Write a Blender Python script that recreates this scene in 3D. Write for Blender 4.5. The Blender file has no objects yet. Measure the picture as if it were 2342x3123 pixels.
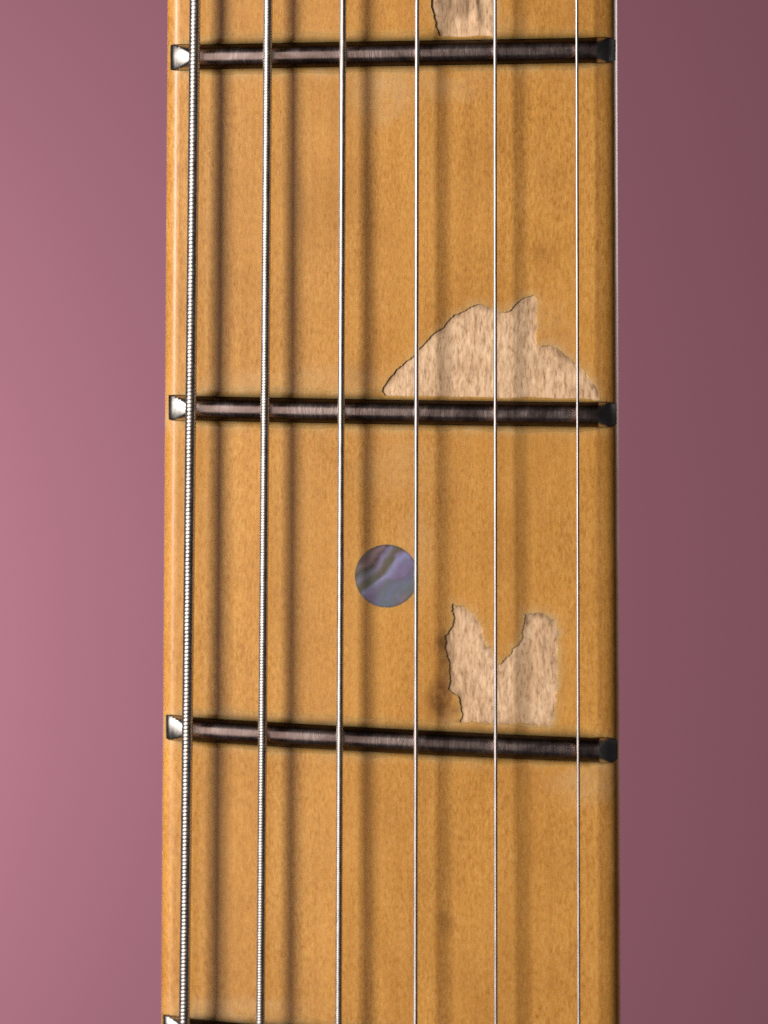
import bpy, bmesh, math, random
from mathutils import Vector, noise
from mathutils.geometry import delaunay_2d_cdt

random.seed(7)
scene = bpy.context.scene
MM = 0.001

# ------------------------------------------------------------------ camera
CAM_D, PITCH = 0.400, math.radians(6.0)
cam_data = bpy.data.cameras.new('camera')
cam = bpy.data.objects.new('camera', cam_data)
scene.collection.objects.link(cam)
cam.location = (0, -CAM_D * math.cos(PITCH), CAM_D * math.sin(PITCH))
cam.rotation_euler = (math.radians(90) - PITCH, 0, 0)
cam_data.sensor_fit = 'VERTICAL'
cam_data.sensor_height = 24.0
cam_data.lens = 12.0 / (52.05 / 400.0)
cam_data.clip_start = 0.01
cam_data.clip_end = 20
cam_data.dof.use_dof = True
cam_data.dof.focus_distance = 0.3955
cam_data.dof.aperture_fstop = 12.0
scene.camera = cam

# ------------------------------------------------------------------ light
world = bpy.data.worlds.new('World')
scene.world = world
world.use_nodes = True
scene.cycles.use_denoising = False      # the remaining fine noise reads as sensor grain
scene.cycles.sample_clamp_direct = 1.7
scene.cycles.sample_clamp_indirect = 1.0
scene.cycles.caustics_reflective = False
bg = world.node_tree.nodes['Background']
bg.inputs[0].default_value = (0.93, 0.88, 0.92, 1)
bg.inputs[1].default_value = 0.016


def area(name, loc, target, sx, sy, power, col, spread=180):
    d = bpy.data.lights.new(name, 'AREA')
    d.shape = 'RECTANGLE'
    d.size, d.size_y, d.energy, d.color = sx, sy, power, col
    d.spread = math.radians(spread)
    o = bpy.data.objects.new(name, d)
    scene.collection.objects.link(o)
    o.location = loc
    o.rotation_euler = (Vector(target) - Vector(loc)).to_track_quat('-Z', 'Y').to_euler()
    return o


area('key_softbox', (-0.60, -0.57, 0.18), (0, 0, 0), 0.22, 0.54, 11.8, (1.0, 0.965, 0.92))
area('room_fill', (-0.72, -1.28, 0.05), (0, 0, 0), 1.5, 1.4, 6.0, (1.0, 0.80, 0.67))
area('rim_strip', (0.25, 0.27, 0.10), (0.02, 0, 0.05), 0.05, 0.18, 0.15, (1.0, 0.95, 0.95), 70)
area('added_wall_wash', (-0.48, 0.86, -0.20), (-0.36, 1.3, -0.19), 0.25, 0.25, 3.9, (0.97, 1.0, 1.0))  # added wash behind the neck, brightens the wall at lower left

scene.view_settings.view_transform = 'Standard'
scene.view_settings.look = 'None'
scene.view_settings.exposure = 0.0
scene.view_settings.gamma = 1.0
scene.view_settings.use_curve_mapping = False


# ------------------------------------------------------------------ materials
class NT:
    """small helper for node trees"""
    def __init__(self, name):
        self.m = bpy.data.materials.new(name)
        self.m.use_nodes = True
        self.t = self.m.node_tree
        self.b = self.t.nodes['Principled BSDF']

    def n(self, typ, **kw):
        nd = self.t.nodes.new(typ)
        for k, v in kw.items():
            setattr(nd, k, v)
        return nd

    def l(self, a, b):
        self.t.links.new(a, b)

    def setv(self, **kw):
        for k, v in kw.items():
            self.b.inputs[k.replace('_', ' ')].default_value = v

    def coord(self, sc, rot=(0, 0, 0)):
        tc = self.n('ShaderNodeTexCoord')
        mp = self.n('ShaderNodeMapping')
        mp.inputs['Scale'].default_value = sc
        mp.inputs['Rotation'].default_value = rot
        self.l(tc.outputs['Object'], mp.inputs['Vector'])
        return mp.outputs['Vector']

    def noise(self, sc, detail=3.0, rough=0.55, dist=0.0, rot=(0, 0, 0)):
        nz = self.n('ShaderNodeTexNoise')
        nz.inputs['Scale'].default_value = 1.0
        nz.inputs['Detail'].default_value = detail
        nz.inputs['Roughness'].default_value = rough
        nz.inputs['Distortion'].default_value = dist
        self.l(self.coord(sc, rot), nz.inputs['Vector'])
        return nz.outputs['Fac']

    def ramp(self, fac, stops, interp='LINEAR'):
        r = self.n('ShaderNodeValToRGB')
        r.color_ramp.interpolation = interp
        while len(r.color_ramp.elements) < len(stops):
            r.color_ramp.elements.new(0.5)
        for e, (p, c) in zip(r.color_ramp.elements, stops):
            e.position = p
            e.color = c if len(c) == 4 else (*c, 1)
        self.l(fac, r.inputs['Fac'])
        return r.outputs['Color']

    def mix(self, fac, a, b, mode='MIX'):
        x = self.n('ShaderNodeMix', data_type='RGBA', blend_type=mode)
        for sock, v in ((x.inputs[0], fac), (x.inputs[6], a), (x.inputs[7], b)):
            if isinstance(v, (int, float)):
                sock.default_value = v
            elif isinstance(v, tuple):
                sock.default_value = v if len(v) == 4 else (*v, 1)
            else:
                self.l(v, sock)
        return x.outputs[2]

    def math(self, op, a, b=None, clamp=False):
        x = self.n('ShaderNodeMath', operation=op, use_clamp=clamp)
        for s, v in ((x.inputs[0], a), (x.inputs[1], b)):
            if v is None:
                continue
            if isinstance(v, (int, float)):
                s.default_value = v
            else:
                self.l(v, s)
        return x.outputs[0]

    def attr(self, name):
        a = self.n('ShaderNodeAttribute', attribute_name=name)
        return a.outputs['Fac']

    def bump(self, h, strength, dist, into=None):
        b = self.n('ShaderNodeBump')
        b.inputs['Strength'].default_value = strength
        b.inputs['Distance'].default_value = dist
        self.l(h, b.inputs['Height'])
        self.l(b.outputs['Normal'], self.b.inputs['Normal'])
        return b


G = lambda v: (v, v, v)


def mat_lacquer(name, ridge=False):
    k = NT(name)
    fleck = k.noise((4300, 600, 1500), 3, 0.6, 0.5)
    streak = k.noise((900, 200, 26), 4, 0.6, 0.3)
    blotch = k.noise((170, 100, 90), 3, 0.55, 0.5)
    base = k.ramp(fleck, [(0.28, (0.42, 0.180, 0.028)), (0.47, (0.575, 0.286, 0.062)), (0.68, (0.69, 0.372, 0.104))])
    vary = k.noise((120, 100, 45), 3, 0.6, 0.4)
    base = k.mix(k.ramp(vary, [(0.35, G(0.0)), (0.65, G(0.50))]), base, (0.575, 0.288, 0.066))
    base = k.mix(0.65, base, k.ramp(blotch, [(0.32, (0.80, 0.74, 0.62)), (0.64, (1.0, 1.0, 1.0))]), 'MULTIPLY')
    broad = k.noise((60, 50, 22), 3, 0.55, 0.6)
    base = k.mix(0.7, base, k.ramp(broad, [(0.32, (0.88, 0.84, 0.76)), (0.66, (1.08, 1.08, 1.08))]), 'MULTIPLY')
    base = k.mix(0.4, base, k.ramp(streak, [(0.34, (0.78, 0.70, 0.58)), (0.56, (1.0, 1.0, 1.0))]), 'MULTIPLY')
    hn = k.noise((420, 200, 420), 4, 0.6, 0.6)
    hz = k.math('MULTIPLY', k.attr('haze'), k.ramp(hn, [(0.30, G(0.25)), (0.62, G(1.0))]), True)
    base = k.mix(hz, base, (0.60, 0.40, 0.20))
    sn = k.noise((700, 200, 500), 4, 0.6, 0.5)
    st = k.math('MULTIPLY', k.attr('stain'), k.ramp(sn, [(0.30, G(0.35)), (0.52, G(1.0))]), True)
    base = k.mix(st, base, (0.20, 0.075, 0.012))
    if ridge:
        base = k.mix(k.attr('edge'), base, (0.085, 0.060, 0.016))  # the fret's reflection and shade, painted as dark olive towards the fret
    k.l(base, k.b.inputs['Base Color'])
    rn = k.noise((260, 100, 160), 4, 0.6)
    k.l(k.ramp(rn, [(0.3, G(0.36)), (0.7, G(0.50))]), k.b.inputs['Roughness'])
    k.setv(Subsurface_Weight=0.55, Subsurface_Scale=0.0013, Subsurface_Radius=(1.0, 0.45, 0.12))
    k.setv(Specular_IOR_Level=0.45, Coat_Weight=0.50, Coat_Roughness=0.11, Coat_IOR=1.5)
    h = k.math('ADD', k.math('MULTIPLY', fleck, 0.35), k.noise((500, 200, 260), 2, 0.5))
    k.bump(h, 0.22, 0.00006)
    return k.m


def mat_bare():
    k = NT('bare_maple')
    fib = k.noise((3400, 500, 1000), 4, 0.68, 0.4)
    big = k.noise((330, 100, 160), 3, 0.6, 0.5)
    dirt = k.noise((1500, 300, 260), 4, 0.7, 0.8)
    base = k.ramp(fib, [(0.31, (0.34, 0.190, 0.095)), (0.47, (0.655, 0.430, 0.258)), (0.66, (0.79, 0.56, 0.36))])
    base = k.mix(0.6, base, k.ramp(big, [(0.34, (0.74, 0.66, 0.58)), (0.60, (1, 1, 1))]), 'MULTIPLY')
    base = k.mix(k.ramp(dirt, [(0.54, G(0)), (0.72, G(0.7))]), base, (0.20, 0.115, 0.06))
    ed = k.math('MULTIPLY', k.attr('grime'), k.ramp(dirt, [(0.30, G(0.35)), (0.60, G(1.0))]), True)
    base = k.mix(ed, base, (0.16, 0.085, 0.038))
    k.l(base, k.b.inputs['Base Color'])
    k.setv(Roughness=0.72, Specular_IOR_Level=0.3)
    k.bump(fib, 0.6, 0.00008)
    return k.m


def mat_fret():
    k = NT('worn_nickel_fret')
    scr = k.noise((2300, 300, 500), 3, 0.6, 0.7)
    patchy = k.noise((190, 200, 300), 3, 0.6, 0.5)
    dirt = k.noise((900, 400, 900), 4, 0.6)
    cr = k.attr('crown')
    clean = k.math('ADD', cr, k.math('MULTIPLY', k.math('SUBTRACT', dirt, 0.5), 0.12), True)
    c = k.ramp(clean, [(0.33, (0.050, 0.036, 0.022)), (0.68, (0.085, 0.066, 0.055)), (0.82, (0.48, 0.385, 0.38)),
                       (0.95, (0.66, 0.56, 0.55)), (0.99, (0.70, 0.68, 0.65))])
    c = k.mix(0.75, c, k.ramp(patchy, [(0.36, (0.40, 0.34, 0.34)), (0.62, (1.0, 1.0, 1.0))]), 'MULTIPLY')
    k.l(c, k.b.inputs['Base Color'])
    k.setv(Metallic=1.0)
    r = k.math('ADD', k.math('MULTIPLY', scr, 0.22), k.math('MULTIPLY', patchy, 0.22))
    k.l(k.math('ADD', r, 0.06), k.b.inputs['Roughness'])
    bm_ = k.bump(scr, 0.30, 0.00006)
    k.l(k.ramp(patchy, [(0.40, G(0.05)), (0.62, G(0.40))]), bm_.inputs['Strength'])
    return k.m


def mat_steel(name, col, r0, r1, sc):
    k = NT(name)
    nz = k.noise(sc, 3, 0.6)
    k.l(k.ramp(nz, [(0.3, G(r0)), (0.7, G(r1))]), k.b.inputs['Roughness'])
    c = k.ramp(nz, [(0.25, tuple(x * 0.82 for x in col)), (0.6, col)])
    c = k.mix(k.ramp(k.attr('groove'), [(0.0, G(0)), (0.75, G(1))]), c, (0.52, 0.48, 0.455))
    k.l(c, k.b.inputs['Base Color'])
    k.setv(Metallic=1.0)
    return k.m


def mat_abalone():
    k = NT('abalone_shell')
    tc = k.n('ShaderNodeTexCoord')
    mp = k.n('ShaderNodeMapping')
    mp.inputs['Scale'].default_value = (154.6, 154.6, 154.6)      # disc radius -> 0.5
    k.l(tc.outputs['Object'], mp.inputs['Vector'])
    sep = k.n('ShaderNodeSeparateXYZ')
    k.l(mp.outputs['Vector'], sep.inputs[0])
    # bands run from lower left to upper right, bowed towards the lower right
    a = k.math('ADD', k.math('MULTIPLY', sep.outputs['X'], 0.74), k.math('MULTIPLY', sep.outputs['Z'], -0.67))
    w = k.noise((210, 210, 210), 2, 0.45, 0.6)
    t = k.math('ADD', k.math('ADD', a, 0.5), k.math('MULTIPLY', k.math('SUBTRACT', w, 0.5), 0.55), True)
    c = k.ramp(t, [(0.02, (0.11, 0.065, 0.070)), (0.10, (0.22, 0.135, 0.160)), (0.18, (0.075, 0.050, 0.035)),
                   (0.27, (0.22, 0.19, 0.29)), (0.345, (0.13, 0.105, 0.075)), (0.41, (0.125, 0.10, 0.070)),
                   (0.47, (0.27, 0.27, 0.47)), (0.56, (0.21, 0.16, 0.31)), (0.65, (0.15, 0.125, 0.20)),
                   (0.75, (0.16, 0.155, 0.26)), (0.85, (0.15, 0.17, 0.21)), (0.93, (0.17, 0.145, 0.20)),
                   (1.0, (0.24, 0.18, 0.19))])
    gn = k.noise((520, 520, 520), 3, 0.6, 1.2)
    c = k.mix(k.ramp(gn, [(0.48, G(0)), (0.66, G(0.6))]), c, (0.115, 0.165, 0.145))
    c = k.mix(k.ramp(gn, [(0.28, G(0.55)), (0.42, G(0))]), c, (0.25, 0.20, 0.42))
    rad = k.math('SQRT', k.math('ADD', k.math('MULTIPLY', sep.outputs['X'], sep.outputs['X']),
                                k.math('MULTIPLY', sep.outputs['Z'], sep.outputs['Z'])))
    rn = k.math('ADD', rad, k.math('MULTIPLY', k.math('SUBTRACT', k.noise((800, 800, 800), 3, 0.6), 0.5), 0.06))
    c = k.mix(k.ramp(rn, [(0.455, G(0)), (0.505, G(0.6))]), c, (0.06, 0.04, 0.018))
    f = k.noise((900, 900, 900), 3, 0.6)
    c = k.mix(0.35, c, k.ramp(f, [(0.3, (0.65, 0.70, 0.62)), (0.7, (1.0, 1.0, 1.0))]), 'MULTIPLY')
    k.l(c, k.b.inputs['Base Color'])
    k.setv(Roughness=0.32, Metallic=0.15, Coat_Weight=0.5, Coat_Roughness=0.15)
    return k.m


def mat_wall():
    k = NT('mauve_paint')
    a = k.noise((3, 3, 3), 3, 0.5)
    k.l(k.ramp(a, [(0.3, (0.340, 0.130, 0.178)), (0.7, (0.357, 0.138, 0.188))]), k.b.inputs['Base Color'])
    k.setv(Roughness=0.75, Specular_IOR_Level=0.25)
    k.bump(k.noise((900, 900, 900), 2, 0.5), 0.1, 0.0003)
    return k.m


LACQ, BARE, FRET, RIDGE, ABAL, WALL = mat_lacquer('amber_lacquered_maple'), mat_bare(), mat_fret(), mat_lacquer('built_up_lacquer_shaded', True), mat_abalone(), mat_wall()
WOUND = mat_steel('nickel_winding', (0.74, 0.70, 0.68), 0.28, 0.40, (2000, 2000, 900))
PLAIN = mat_steel('plain_steel', (0.82, 0.79, 0.81), 0.24, 0.38, (3000, 3000, 240))


# ------------------------------------------------------------------ helpers
def W(u, v, h):
    """neck coordinates in mm (right, towards the headstock, out of the board) -> world metres"""
    return (u * MM, -h * MM, v * MM)


def mesh_obj(name, verts, faces, mat, parent=None, smooth=True, sharp=None, attrs=None):
    me = bpy.data.meshes.new(name)
    me.from_pydata(verts, [], faces)
    for an, vals in (attrs or {}).items():
        at = me.attributes.new(an, 'FLOAT', 'POINT')
        at.data.foreach_set('value', vals)
    if smooth:
        me.polygons.foreach_set('use_smooth', [True] * len(me.polygons))
    me.materials.append(mat)
    me.validate()
    me.update()
    if sharp:
        me.set_sharp_from_angle(angle=math.radians(sharp))
    o = bpy.data.objects.new(name, me)
    scene.collection.objects.link(o)
    o.parent = parent
    return o


def fix_normals(o):
    bm = bmesh.new()
    bm.from_mesh(o.data)
    bmesh.ops.recalc_face_normals(bm, faces=bm.faces)
    bm.to_mesh(o.data)
    bm.free()


# neck outline (mm): the two edges, widening towards the body
V0, V1 = -112.0, 112.0
EL = lambda v: -21.83 + (51.68 - v) * (-23.10 + 21.83) / (51.68 + 53.54)
ER = lambda v: 23.53 + (51.68 - v) * (24.52 - 23.53) / (51.68 + 53.54)
UC, RAD, ROLL_L, ROLL_R = 0.8, 290.0, 1.4, 1.65


def board(u):
    d = u - UC
    return math.sqrt(RAD * RAD - d * d) - RAD


def fbm(x, y, z=0.0):
    return noise.fractal(Vector((x, y, z)), 0.9, 2.0, 4)


# ------------------------------------------------------------------ backdrop wall
wv = [(-2.5, 1.3, -2.0), (2.5, 1.3, -2.0), (2.5, 1.3, 2.0), (-2.5, 1.3, 2.0)]
wall = mesh_obj('wall', wv, [(0, 1, 2, 3)], WALL, smooth=False)
wall['kind'] = 'structure'

# ------------------------------------------------------------------ the neck
neck = bpy.data.objects.new('guitar_neck', None)
scene.collection.objects.link(neck)
neck.empty_display_size = 0.02
neck['label'] = 'amber lacquered maple guitar neck with worn frets, six strings and chipped finish'
neck['category'] = 'guitar neck'

# chipped patches, outlines in mm on the board
CHIP_TOP = [(5.59, 46.4), (5.43, 48.25), (5.32, 48.8), (5.07, 49.59), (4.81, 50.69), (4.75, 51.64), (4.87, 52.74),
            (5.98, 53.99), (7.88, 54.78), (9.78, 54.15), (10.74, 53.05), (11.25, 51.64), (11.2, 50.22), (11.1, 48.96),
            (11.0, 48.25), (10.95, 46.4)]
CHIP_MID = [(-0.23, 10.2), (-0.23, 11.61), (-0.28, 12.29), (-0.06, 12.72), (0.45, 13.49), (1.39, 14.6), (3.09, 16.05),
            (4.45, 17.58), (4.96, 18.18), (5.98, 18.77), (6.49, 19.45), (7.16, 20.05), (8.18, 20.56), (9.03, 20.98),
            (9.8, 21.15), (10.56, 20.81), (11.24, 20.56), (12.09, 20.22), (12.6, 20.39), (13.03, 20.81), (13.62, 21.41),
            (14.3, 21.83), (15.15, 22.0), (15.45, 21.66), (15.41, 20.64), (15.5, 19.28), (15.42, 18.09), (15.51, 17.07),
            (15.93, 16.81), (16.53, 16.98), (17.38, 16.73), (18.23, 16.13), (19.26, 15.36), (19.77, 14.68), (20.46, 14.0),
            (21.31, 12.98), (21.75, 12.4), (21.80, 11.4), (21.80, 10.0)]
CHIP_LOW = [(7.69, -21.97), (7.93, -20.83), (7.77, -19.85), (7.6, -19.03), (7.04, -18.7), (6.63, -18.21), (6.71, -16.91),
            (6.63, -15.6), (6.46, -14.3), (6.14, -13.81), (6.3, -12.67), (7.02, -11.53), (7.1, -10.88), (6.86, -10.23),
            (7.02, -9.34), (7.66, -9.58), (8.15, -9.66), (8.63, -10.15), (9.12, -10.4), (9.52, -11.21), (10.01, -11.86),
            (10.17, -13.0), (10.58, -13.81), (11.06, -13.98), (11.23, -14.79), (11.39, -15.77), (11.87, -15.69),
            (12.52, -14.95), (13.16, -14.14), (13.88, -13.41), (14.2, -12.67), (14.2, -11.37), (14.28, -10.56),
            (15.08, -10.4), (16.05, -10.53), (16.86, -10.72), (17.51, -11.37), (17.83, -12.18), (17.76, -13.65),
            (17.68, -15.12), (17.77, -16.75), (17.7, -18.38), (17.55, -20.01), (17.31, -21.48), (16.91, -22.05),
            (15.29, -21.89), (13.67, -21.65), (12.06, -21.97), (10.44, -21.73), (8.82, -21.56)]


def refine(poly, step=0.16, amp=0.10, seed=0.0):
    out = []
    n = len(poly)
    for i in range(n):
        a, b = Vector(poly[i]), Vector(poly[(i + 1) % n])
        m = max(1, int((b - a).length / step))
        for j in range(m):
            p = a.lerp(b, j / m)
            out.append((p.x + amp * fbm(p.x * 1.3, p.y * 1.3, seed) + 0.10 * fbm(p.x * 3.5, p.y * 3.5, seed),
                        p.y + amp * fbm(p.x * 1.3, p.y * 1.3, seed + 9) + 0.10 * fbm(p.x * 3.5, p.y * 3.5, seed + 5)))
    return out


def inside(p, poly):
    x, y = p
    c = False
    j = len(poly) - 1
    for i in range(len(poly)):
        xi, yi = poly[i]
        xj, yj = poly[j]
        if (yi > y) != (yj > y) and x < (xj - xi) * (y - yi) / (yj - yi) + xi:
            c = not c
        j = i
    return c


def edge_dist(p, poly):
    best = 1e9
    for q in poly:
        d = (q[0] - p[0]) ** 2 + (q[1] - p[1]) ** 2
        if d < best:
            best = d
    return math.sqrt(best)


# name, outline, lip depth at the left edge and at the right edge (mm)
CHIPS = [(refine(CHIP_TOP, seed=1), 0.22, 0.08), (refine(CHIP_MID, seed=2), 0.17, 0.11), (refine(CHIP_LOW, amp=0.2, seed=3), 0.19, 0.05)]


def bbox(poly):
    return (min(p[0] for p in poly), min(p[1] for p in poly), max(p[0] for p in poly), max(p[1] for p in poly))


BB = [bbox(c[0]) for c in CHIPS]

# frets: (left end, right end) centre lines on the board, mm
FRETS = [((-21.20, 83.65), (22.98, 85.99)), ((-21.51, 45.91), (23.35, 46.67)), ((-21.90, 10.58), (23.70, 9.85)),
         ((-22.36, -22.27), (24.02, -24.70)), ((-22.85, -53.62), (24.33, -57.27)), ((-23.2, -83.2), (24.60, -88.2))]


def fret_v(f, u):
    (a, b), (c, d) = f
    return b + (d - b) * (u - a) / (c - a)


# worn, paler finish along the frets, painted gloss below them, and named pale areas; brown stains with their own shapes
HAZE = [(-0.2, 42.6, 3.2, 3.2, 0.75), (-5.0, 13.2, 4.5, 1.6, 0.6), (20.6, -28.2, 3.2, 2.0, 0.75), (12.6, 48.6, 2.4, 1.2, 0.6),
        (-13.0, 13.0, 6.0, 1.3, 0.55), (3.2, -4.0, 1.8, 4.5, 0.45), (1.5, 4.5, 4.0, 3.0, 0.4), (17.5, 18.0, 1.7, 3.2, 0.35),
        (5.2, 42.9, 5.5, 1.3, 0.45), (-16.0, -51.4, 8.0, 1.0, 0.6), (6.6, -21.2, 1.1, 1.1, 0.8), (-18.5, 30.0, 2.0, 14.0, 0.18)]
STAIN = [(5.7, -19.2, 1.2, 1.9, 1.0), (5.4, -20.9, 0.7, 0.9, 0.6), (5.9, -13.6, 0.6, 1.2, 0.9), (6.2, -16.2, 0.55, 2.2, 0.7), (6.3, -42.5, 0.9, 1.2, 0.45),
         (7.4, -20.8, 0.4, 1.4, 0.7), (16.0, 26.5, 0.8, 0.8, 0.35), (-8.4, 31.0, 0.9, 3.0, 0.25), (-2.6, 14.5, 1.0, 1.5, 0.3)]


def blob(lst, u, v):
    s = 0.0
    for a, b, ra, rb, k in lst:
        d = ((u - a) / ra) ** 2 + ((v - b) / rb) ** 2
        if d < 5:
            s = max(s, k * math.exp(-d * d * 0.7))
    return s


def haze_at(u, v):
    s = 0.65 * blob(HAZE, u, v)
    for f in FRETS:
        d = v - fret_v(f, u)
        if abs(d) < 5:
            e = abs(d) - 1.35
            s = max(s, (0.85 if d < 0 else 0.40) * math.exp(-(max(e, 0) / 0.75) ** 2) * (0.55 + 0.6 * fbm(u * 0.35, v * 0.1, 4)))  # stronger below each fret: pale gloss line painted over the worn tone
    for (c, _, _), b in zip(CHIPS, BB):
        if b[0] - 1 < u < b[2] + 1 and b[1] - 1 < v < b[3] + 1:
            e = edge_dist((u, v), c)
            s = max(s, (0.25 + 0.55 * (u - b[0]) / (b[2] - b[0])) * math.exp(-(e / 0.45) ** 2))
    return max(0.0, min(1.0, s))


# ---- fretboard: radiused top with real openings at the chips, rolled edges, sides
def build_fretboard():
    pts, edges = [], []

    def loop(ps):
        b = len(pts)
        pts.extend(ps)
        edges.extend((b + i, b + (i + 1) % len(ps)) for i in range(len(ps)))

    vs = [V0 + (V1 - V0) * i / 180 for i in range(181)]
    left = [(EL(v) + ROLL_L, v) for v in vs]
    right = [(ER(v) - ROLL_R, v) for v in vs]
    top = [(left[-1][0] + (right[-1][0] - left[-1][0]) * i / 48, V1) for i in range(1, 48)]
    bot = [(left[0][0] + (right[0][0] - left[0][0]) * i / 48, V0) for i in range(1, 48)]
    outer = left + top + right[::-1] + bot[::-1]
    loop(outer)
    for c, _, _ in CHIPS:
        loop(c)
    v = V0 + 0.7
    row = 0
    while v < V1 - 0.5:
        fine = -58 < v < 56
        du = 0.7 if fine else 2.0
        l, r = EL(v) + ROLL_L + 0.3, ER(v) - ROLL_R - 0.3
        u = l + (0.35 if row % 2 else 0.0)
        while u < r:
            ok = True
            for (c, _, _), b in zip(CHIPS, BB):
                if b[0] - .3 < u < b[2] + .3 and b[1] - .3 < v < b[3] + .3:
                    if inside((u, v), c) or edge_dist((u, v), c) < 0.22:
                        ok = False
                        break
            if ok:
                pts.append((u, v))
            u += du
        v += 0.8 if fine else 2.0
        row += 1
    res = delaunay_2d_cdt([Vector(p) for p in pts], edges, [], 0, 1e-5)
    vo, fo = res[0], res[2]
    keep = []
    for f in fo:
        c = sum((vo[i] for i in f), Vector((0, 0))) / 3
        if not (EL(c.y) + ROLL_L - 1e-4 < c.x < ER(c.y) - ROLL_R + 1e-4):
            continue
        bad = False
        for (ch, _, _), b in zip(CHIPS, BB):
            if b[0] < c.x < b[2] and b[1] < c.y < b[3] and inside((c.x, c.y), ch):
                bad = True
                break
        if not bad:
            a, b_, d = (vo[i] for i in f)
            ccw = (b_.x - a.x) * (d.y - a.y) - (b_.y - a.y) * (d.x - a.x) > 0
            keep.append(tuple(f) if ccw else tuple(reversed(f)))
    verts, faces = [], keep
    hz, st = [], []

    def add(u, v, h):
        verts.append(W(u, v, h))
        hz.append(haze_at(u, v))
        st.append(blob(STAIN, u, v))
        return len(verts) - 1

    for p in vo:
        add(p.x, p.y, board(p.x) + 0.012 * fbm(p.x * .25, p.y * .12, 6))
    # rolled edges and sides as lofts that start exactly on the top's border
    for s in (-1, 1):
        rings = []
        ROLL = ROLL_L if s < 0 else ROLL_R
        for v in vs:
            e = EL(v) if s < 0 else ER(v)
            u0 = e - s * ROLL
            h0 = board(u0)
            a0 = math.atan2(abs(u0 - UC), RAD)
            ring = [add(u0, v, h0 + 0.012 * fbm(u0 * .25, v * .12, 6))]
            wob = 0.05 * fbm(v * .22, s * 3.0, 2)
            for k in range(1, 11):
                a = a0 + (math.pi / 2 - a0) * k / 10
                f = (math.sin(a) - math.sin(a0)) / (1 - math.sin(a0))
                ring.append(add(u0 + s * (ROLL * f + wob * math.sin(f * math.pi)), v, h0 - ROLL * 1.1 * (math.cos(a0) - math.cos(a)) * (1 + wob)))
            ring.append(add(e, v, h0 - 3.0))
            ring.append(add(e - s * 0.05, v, h0 - 4.6))
            rings.append(ring)
        for i in range(len(rings) - 1):
            for k in range(len(rings[0]) - 1):
                q = (rings[i][k], rings[i][k + 1], rings[i + 1][k + 1], rings[i + 1][k])
                faces.append(q if s > 0 else tuple(reversed(q)))
    # lips of the chips
    for (c, d0, d1), b in zip(CHIPS, BB):
        n = len(c)
        area2 = sum(c[i][0] * c[(i + 1) % n][1] - c[(i + 1) % n][0] * c[i][1] for i in range(n))
        for i in range(n):
            p, q = c[i], c[(i + 1) % n]
            dp = d0 + (d1 - d0) * (p[0] - b[0]) / (b[2] - b[0])
            dq = d0 + (d1 - d0) * (q[0] - b[0]) / (b[2] - b[0])
            i0 = add(*p, board(p[0]) + 0.012 * fbm(p[0] * .25, p[1] * .12, 6))
            i1 = add(*q, board(q[0]) + 0.012 * fbm(q[0] * .25, q[1] * .12, 6))
            i2 = add(*q, board(q[0]) - dq - 0.03)
            i3 = add(*p, board(p[0]) - dp - 0.03)
            faces.append((i3, i2, i1, i0) if area2 < 0 else (i0, i1, i2, i3))
    o = mesh_obj('fretboard', verts, faces, LACQ, neck, attrs={'haze': hz, 'stain': st})
    bm = bmesh.new()
    bm.from_mesh(o.data)
    bmesh.ops.remove_doubles(bm, verts=bm.verts, dist=1e-6)
    bm.to_mesh(o.data)
    bm.free()
    o.data.set_sharp_from_angle(angle=math.radians(50))
    return o


fretboard = build_fretboard()
fretboard['label'] = 'amber lacquered maple fretboard with rolled edges'

# ---- bare wood floors of the chips
for idx, ((c, d0, d1), b, lab) in enumerate(zip(CHIPS, BB, (
        'bare wood chip at the top edge of the picture between two strings',
        'wide mound-shaped patch of bare wood resting on the middle fret',
        'two-horned patch of bare wood below the inlay dot'))):
    pts = list(c)
    edges = [(i, (i + 1) % len(c)) for i in range(len(c))]
    u = b[0]
    while u < b[2]:
        v = b[1] + random.uniform(0, .3)
        while v < b[3]:
            if inside((u, v), c) and edge_dist((u, v), c) > 0.12:
                pts.append((u, v))
            v += 0.40
        u += 0.24
    res = delaunay_2d_cdt([Vector(p) for p in pts], edges, [], 0, 1e-5)
    vo = res[0]
    faces = []
    for f in res[2]:
        m = sum((vo[i] for i in f), Vector((0, 0))) / 3
        if inside((m.x, m.y), c):
            p0, p1, p2 = (vo[i] for i in f)
            ccw = (p1.x - p0.x) * (p2.y - p0.y) - (p1.y - p0.y) * (p2.x - p0.x) > 0
            faces.append(tuple(f) if ccw else tuple(reversed(f)))
    verts, grime = [], []
    for p in vo:
        d = d0 + (d1 - d0) * (p.x - b[0]) / (b[2] - b[0])
        ed = edge_dist((p.x, p.y), c)
        rel = 0.06 * fbm(p.x * 2.4, p.y * 0.35, idx * 5.0) + 0.02 * fbm(p.x * 6, p.y * 1.1, idx)
        if idx == 0:      # a lifted sliver in the topmost chip
            rel += 0.34 * math.exp(-(((p.x - 9.2 + (p.y - 51) * 0.12) / 0.35) ** 2)) * (1 if p.y > 49.6 else max(0, (p.y - 48.8) / .8))
        verts.append(W(p.x, p.y, board(p.x) - d + rel * min(1, ed / 0.3)))
        gn = max(0.0, 0.58 + 0.9 * fbm(p.x * 0.6, p.y * 0.6, 11 + idx))
        g = 0.85 * min(1, gn) * math.exp(-(ed / (0.18 + 0.3 * gn)) ** 2)
        if idx == 0:
            g = max(g, 0.85 * math.exp(-((p.x - 7.8) / 1.6) ** 2 - ((p.y - 51.2) / 1.5) ** 2))
        grime.append(g)
    patch = mesh_obj('bare_wood_patch', verts, faces, BARE, fretboard, attrs={'grime': grime})
    patch['label'] = lab

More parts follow.
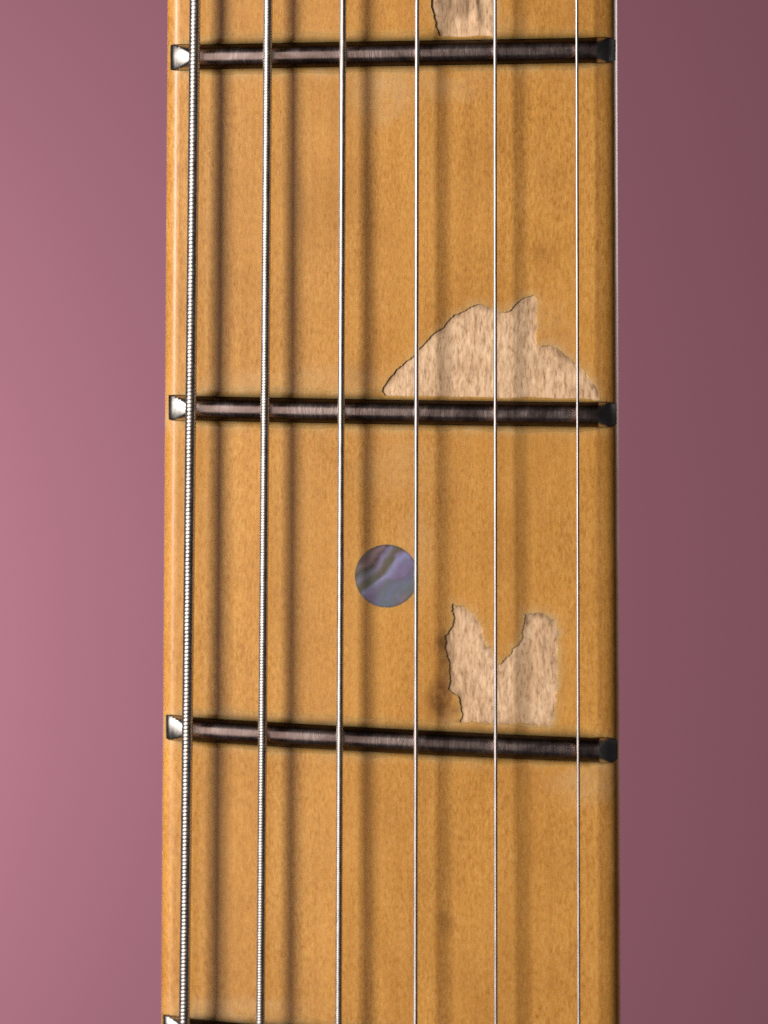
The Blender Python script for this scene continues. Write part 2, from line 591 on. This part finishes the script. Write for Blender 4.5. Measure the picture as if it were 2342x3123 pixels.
# ---- inlay dot
DU, DV, DR = 0.27, -6.56, 3.23
verts, faces = [], []
NR, NA = 6, 64
for i in range(NR + 1):
    r = DR * i / NR
    for k in range(NA if i else 1):
        a = 2 * math.pi * k / NA
        u, v = r * math.cos(a), r * math.sin(a)
        h = board(DU + u) + 0.03 - (0.02 if i == NR else 0)
        verts.append((u * MM, -h * MM, v * MM))
for k in range(NA):
    faces.append((0, 1 + k, 1 + (k + 1) % NA))
    for i in range(1, NR):
        a, b = 1 + (i - 1) * NA, 1 + i * NA
        faces.append((a + k, b + k, b + (k + 1) % NA, a + (k + 1) % NA))
base = len(verts)
for k in range(NA):
    a = 2 * math.pi * k / NA
    verts.append((DR * math.cos(a) * MM, 1.5 * MM, DR * math.sin(a) * MM))
o0 = 1 + (NR - 1) * NA
for k in range(NA):
    faces.append((o0 + k, base + k, base + (k + 1) % NA, o0 + (k + 1) % NA))
dot = mesh_obj('inlay_dot', verts, faces, ABAL, fretboard, sharp=45)
dot.location = (DU * MM, 0, DV * MM)
dot['label'] = 'round abalone shell inlay dot with purple and olive bands'

# ---- neck back: the rounded wood behind the fretboard
verts, faces = [], []
NP = 33
vs = [V0, -60, -20, 20, 60, V1]
for v in vs:
    l, r = EL(v) + 0.12, ER(v) - 0.12
    c, w = (l + r) / 2, (r - l) / 2
    for k in range(NP):
        a = math.pi * k / (NP - 1)
        x = math.copysign(abs(math.cos(a)) ** 0.85, math.cos(a))
        verts.append(W(c - w * x, v, -4.6 - 16.5 * math.sin(a) ** 0.9))
for i in range(len(vs) - 1):
    for k in range(NP - 1):
        a = i * NP + k
        faces.append((a, a + 1, a + 1 + NP, a + NP))
nb = mesh_obj('neck_back', verts, faces, LACQ, neck,
              attrs={'haze': [0.0] * len(verts), 'stain': [0.0] * len(verts)})
fix_normals(nb)

# ---- frets
PROF = [(-1.32, -0.25), (-1.32, 0.02), (-1.29, 0.14), (-1.20, 0.31), (-1.06, 0.52), (-0.90, 0.70), (-0.75, 0.84), (-0.62, 0.935),
        (-0.52, 0.995), (-0.40, 1.042), (-0.27, 1.070), (-0.13, 1.081), (0.0, 1.084), (0.13, 1.081), (0.27, 1.070), (0.40, 1.042),
        (0.52, 0.995), (0.62, 0.935), (0.75, 0.84), (0.90, 0.70), (1.06, 0.52), (1.20, 0.31), (1.29, 0.14), (1.32, 0.02), (1.32, -0.25)]


def cap(d, lo, run, rnd):
    """height of the filed, rounded fret end at distance d (mm) from the end"""
    t = min(1.0, d / run)
    return lo + (1.10 - lo) * ((1 - rnd) * t + rnd * math.sin(t * math.pi / 2))


FRET_LABEL = ['fret above the picture', 'topmost fret in the picture, rising slightly to the right',
              'middle fret below the wide mound-shaped bare patch', 'fret below the two-horned bare patch, sloping down to the right',
              'fret cut off by the bottom edge of the picture', 'fret below the picture']


def build_fret(i, f):
    (ul, vl), (ur, vr) = f
    ln = ur - ul
    ds = [0, .05, .12, .22, .35, .5, .65, .8, .95, 1.1, 1.25, 1.4, 1.55, 1.7, 1.85, 2.1]
    st = ds + [2.1 + (ln - 4.2) * k / 60 for k in range(1, 60)] + [ln - d for d in reversed(ds)]
    verts, crown, faces = [], [], []
    n = len(PROF)
    for s in st:
        u = ul + s
        v = vl + (vr - vl) * s / ln
        hc = cap(s, 0.24, 1.95, 0.30) - 0.30 * math.exp(-(s / 0.16) ** 2) if s < ln / 2 else cap(ln - s, -0.60, 2.0, 0.6)
        hb = board(u)
        pin = 0.0
        end = min(s, ln - s)
        for (t, h) in PROF:
            wob = 0.015 * fbm(u * 0.5, t, i * 3.0)
            hh = min(h, hc - (0.17 if s < ln / 2 else 0.06) * t * t) if h > 0 else h * (5 if end < 1.5 else 1)
            tt = t * (1.0 - (0.06 if s < ln / 2 else 0.24) * math.exp(-(end / (0.3 if s < ln / 2 else 0.55)) ** 2))
            verts.append(W(u, v + tt + wob, hb + hh + (0.01 * fbm(u * .7, i * 2.0, 1) if h > 0.9 else 0)))
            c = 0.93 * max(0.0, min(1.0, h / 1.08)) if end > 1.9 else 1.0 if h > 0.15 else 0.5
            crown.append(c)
    for a in range(len(st) - 1):
        for k in range(n - 1):
            p = a * n + k
            faces.append((p, p + n, p + n + 1, p + 1))
    faces.append(tuple(range(n)))
    m = (len(st) - 1) * n
    faces.append(tuple(m + k for k in reversed(range(n))))
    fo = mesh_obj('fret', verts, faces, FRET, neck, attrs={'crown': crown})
    fix_normals(fo)
    fo.data.set_sharp_from_angle(angle=math.radians(24))
    fo['label'] = FRET_LABEL[i]
    # lacquer built up on both sides of the fret, its reflection and shade painted in
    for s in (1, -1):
        rv, rf, fret_shade, hz, stn = [], [], [], [], []
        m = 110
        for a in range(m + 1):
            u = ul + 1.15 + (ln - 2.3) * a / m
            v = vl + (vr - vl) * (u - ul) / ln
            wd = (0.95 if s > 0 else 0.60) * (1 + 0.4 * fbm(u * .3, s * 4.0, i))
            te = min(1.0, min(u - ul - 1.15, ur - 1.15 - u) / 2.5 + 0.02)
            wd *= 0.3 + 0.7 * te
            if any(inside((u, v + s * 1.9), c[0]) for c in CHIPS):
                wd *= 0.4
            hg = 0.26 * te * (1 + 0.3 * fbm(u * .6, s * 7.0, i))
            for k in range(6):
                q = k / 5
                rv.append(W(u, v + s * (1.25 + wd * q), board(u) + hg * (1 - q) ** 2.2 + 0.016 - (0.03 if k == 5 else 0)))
                fret_shade.append((1 - q) ** 1.3 * (0.95 if s > 0 else 0.8) * (0.4 + 0.6 * te))
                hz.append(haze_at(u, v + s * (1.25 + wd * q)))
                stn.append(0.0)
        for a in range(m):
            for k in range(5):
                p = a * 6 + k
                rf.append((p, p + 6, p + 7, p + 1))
        ro = mesh_obj('lacquer_ridge', rv, rf, RIDGE, fo, attrs={'edge': fret_shade, 'haze': hz, 'stain': stn})
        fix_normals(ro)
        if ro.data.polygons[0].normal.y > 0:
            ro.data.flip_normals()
    return fo


for i, f in enumerate(FRETS):
    build_fret(i, f)

# ---- strings: (u, v, height) at the top and bottom of the frame, radius, winding pitch
STR = [((-18.85, 51.58), (-20.45, -52.47), 2.0, 2.5, 0.57, 0.39, 'thickest wound string, beside the left edge'),
       ((-11.57, 51.58), (-12.65, -52.39), 2.25, 2.8, 0.47, 0.29, 'second wound string from the left'),
       ((-4.09, 51.57), (-4.66, -52.39), 2.35, 2.8, 0.36, 0.19, 'finely wound string left of the inlay dot'),
       ((3.30, 51.58), (3.22, -52.43), 2.25, 2.65, 0.235, 0, 'plain string grazing the right side of the inlay dot'),
       ((11.09, 51.58), (11.46, -52.51), 1.95, 2.3, 0.195, 0, 'plain string crossing the middle of the bare patches'),
       ((19.26, 51.59), (19.98, -52.61), 1.55, 1.9, 0.165, 0, 'thinnest plain string, beside the right edge')]

for (a, b, h0, h1, r, pitch, lab) in STR:
    ext = 58.0

    def at(v):
        t = (a[1] - v) / (a[1] - b[1])
        return a[0] + (b[0] - a[0]) * t, h0 + (h1 - h0) * t

    vt, vb = a[1] + ext, b[1] - ext
    verts, faces, groove = [], [], []
    if pitch:
        na = 18
        per = 10 if pitch > 0.25 else 6
        n = int((vt - vb) / pitch * per)
    else:
        na, n = 12, 120
    for i in range(n + 1):
        v = vb + (vt - vb) * i / n
        u, h = at(v)
        for k in range(na):
            th = 2 * math.pi * k / na
            rr = r
            if pitch:
                ph = (v / pitch + th / (2 * math.pi)) % 1.0
                x = 2 * ph - 1
                rr = r - pitch * (0.18 if pitch > 0.35 else 0.12 if pitch > 0.25 else 0.08) * (1 - math.sqrt(max(0.0, 1 - 0.96 * x * x)))
            groove.append(max(0.0, (abs(x) - 0.58) / 0.42) if pitch else 0.0)
            verts.append(W(u + rr * math.cos(th), v, h + rr * math.sin(th)))
    for i in range(n):
        for k in range(na):
            p, q = i * na + k, i * na + (k + 1) % na
            faces.append((p, q, q + na, p + na))
    so = mesh_obj('wound_string' if pitch else 'plain_string', verts, faces, WOUND if pitch else PLAIN, neck, attrs={'groove': groove})
    if so.data.polygons[0].normal.dot(Vector(so.data.polygons[0].center) - Vector(W(*[at(vb)[0], vb, at(vb)[1]]))) < 0:
        so.data.flip_normals()
    so['label'] = lab
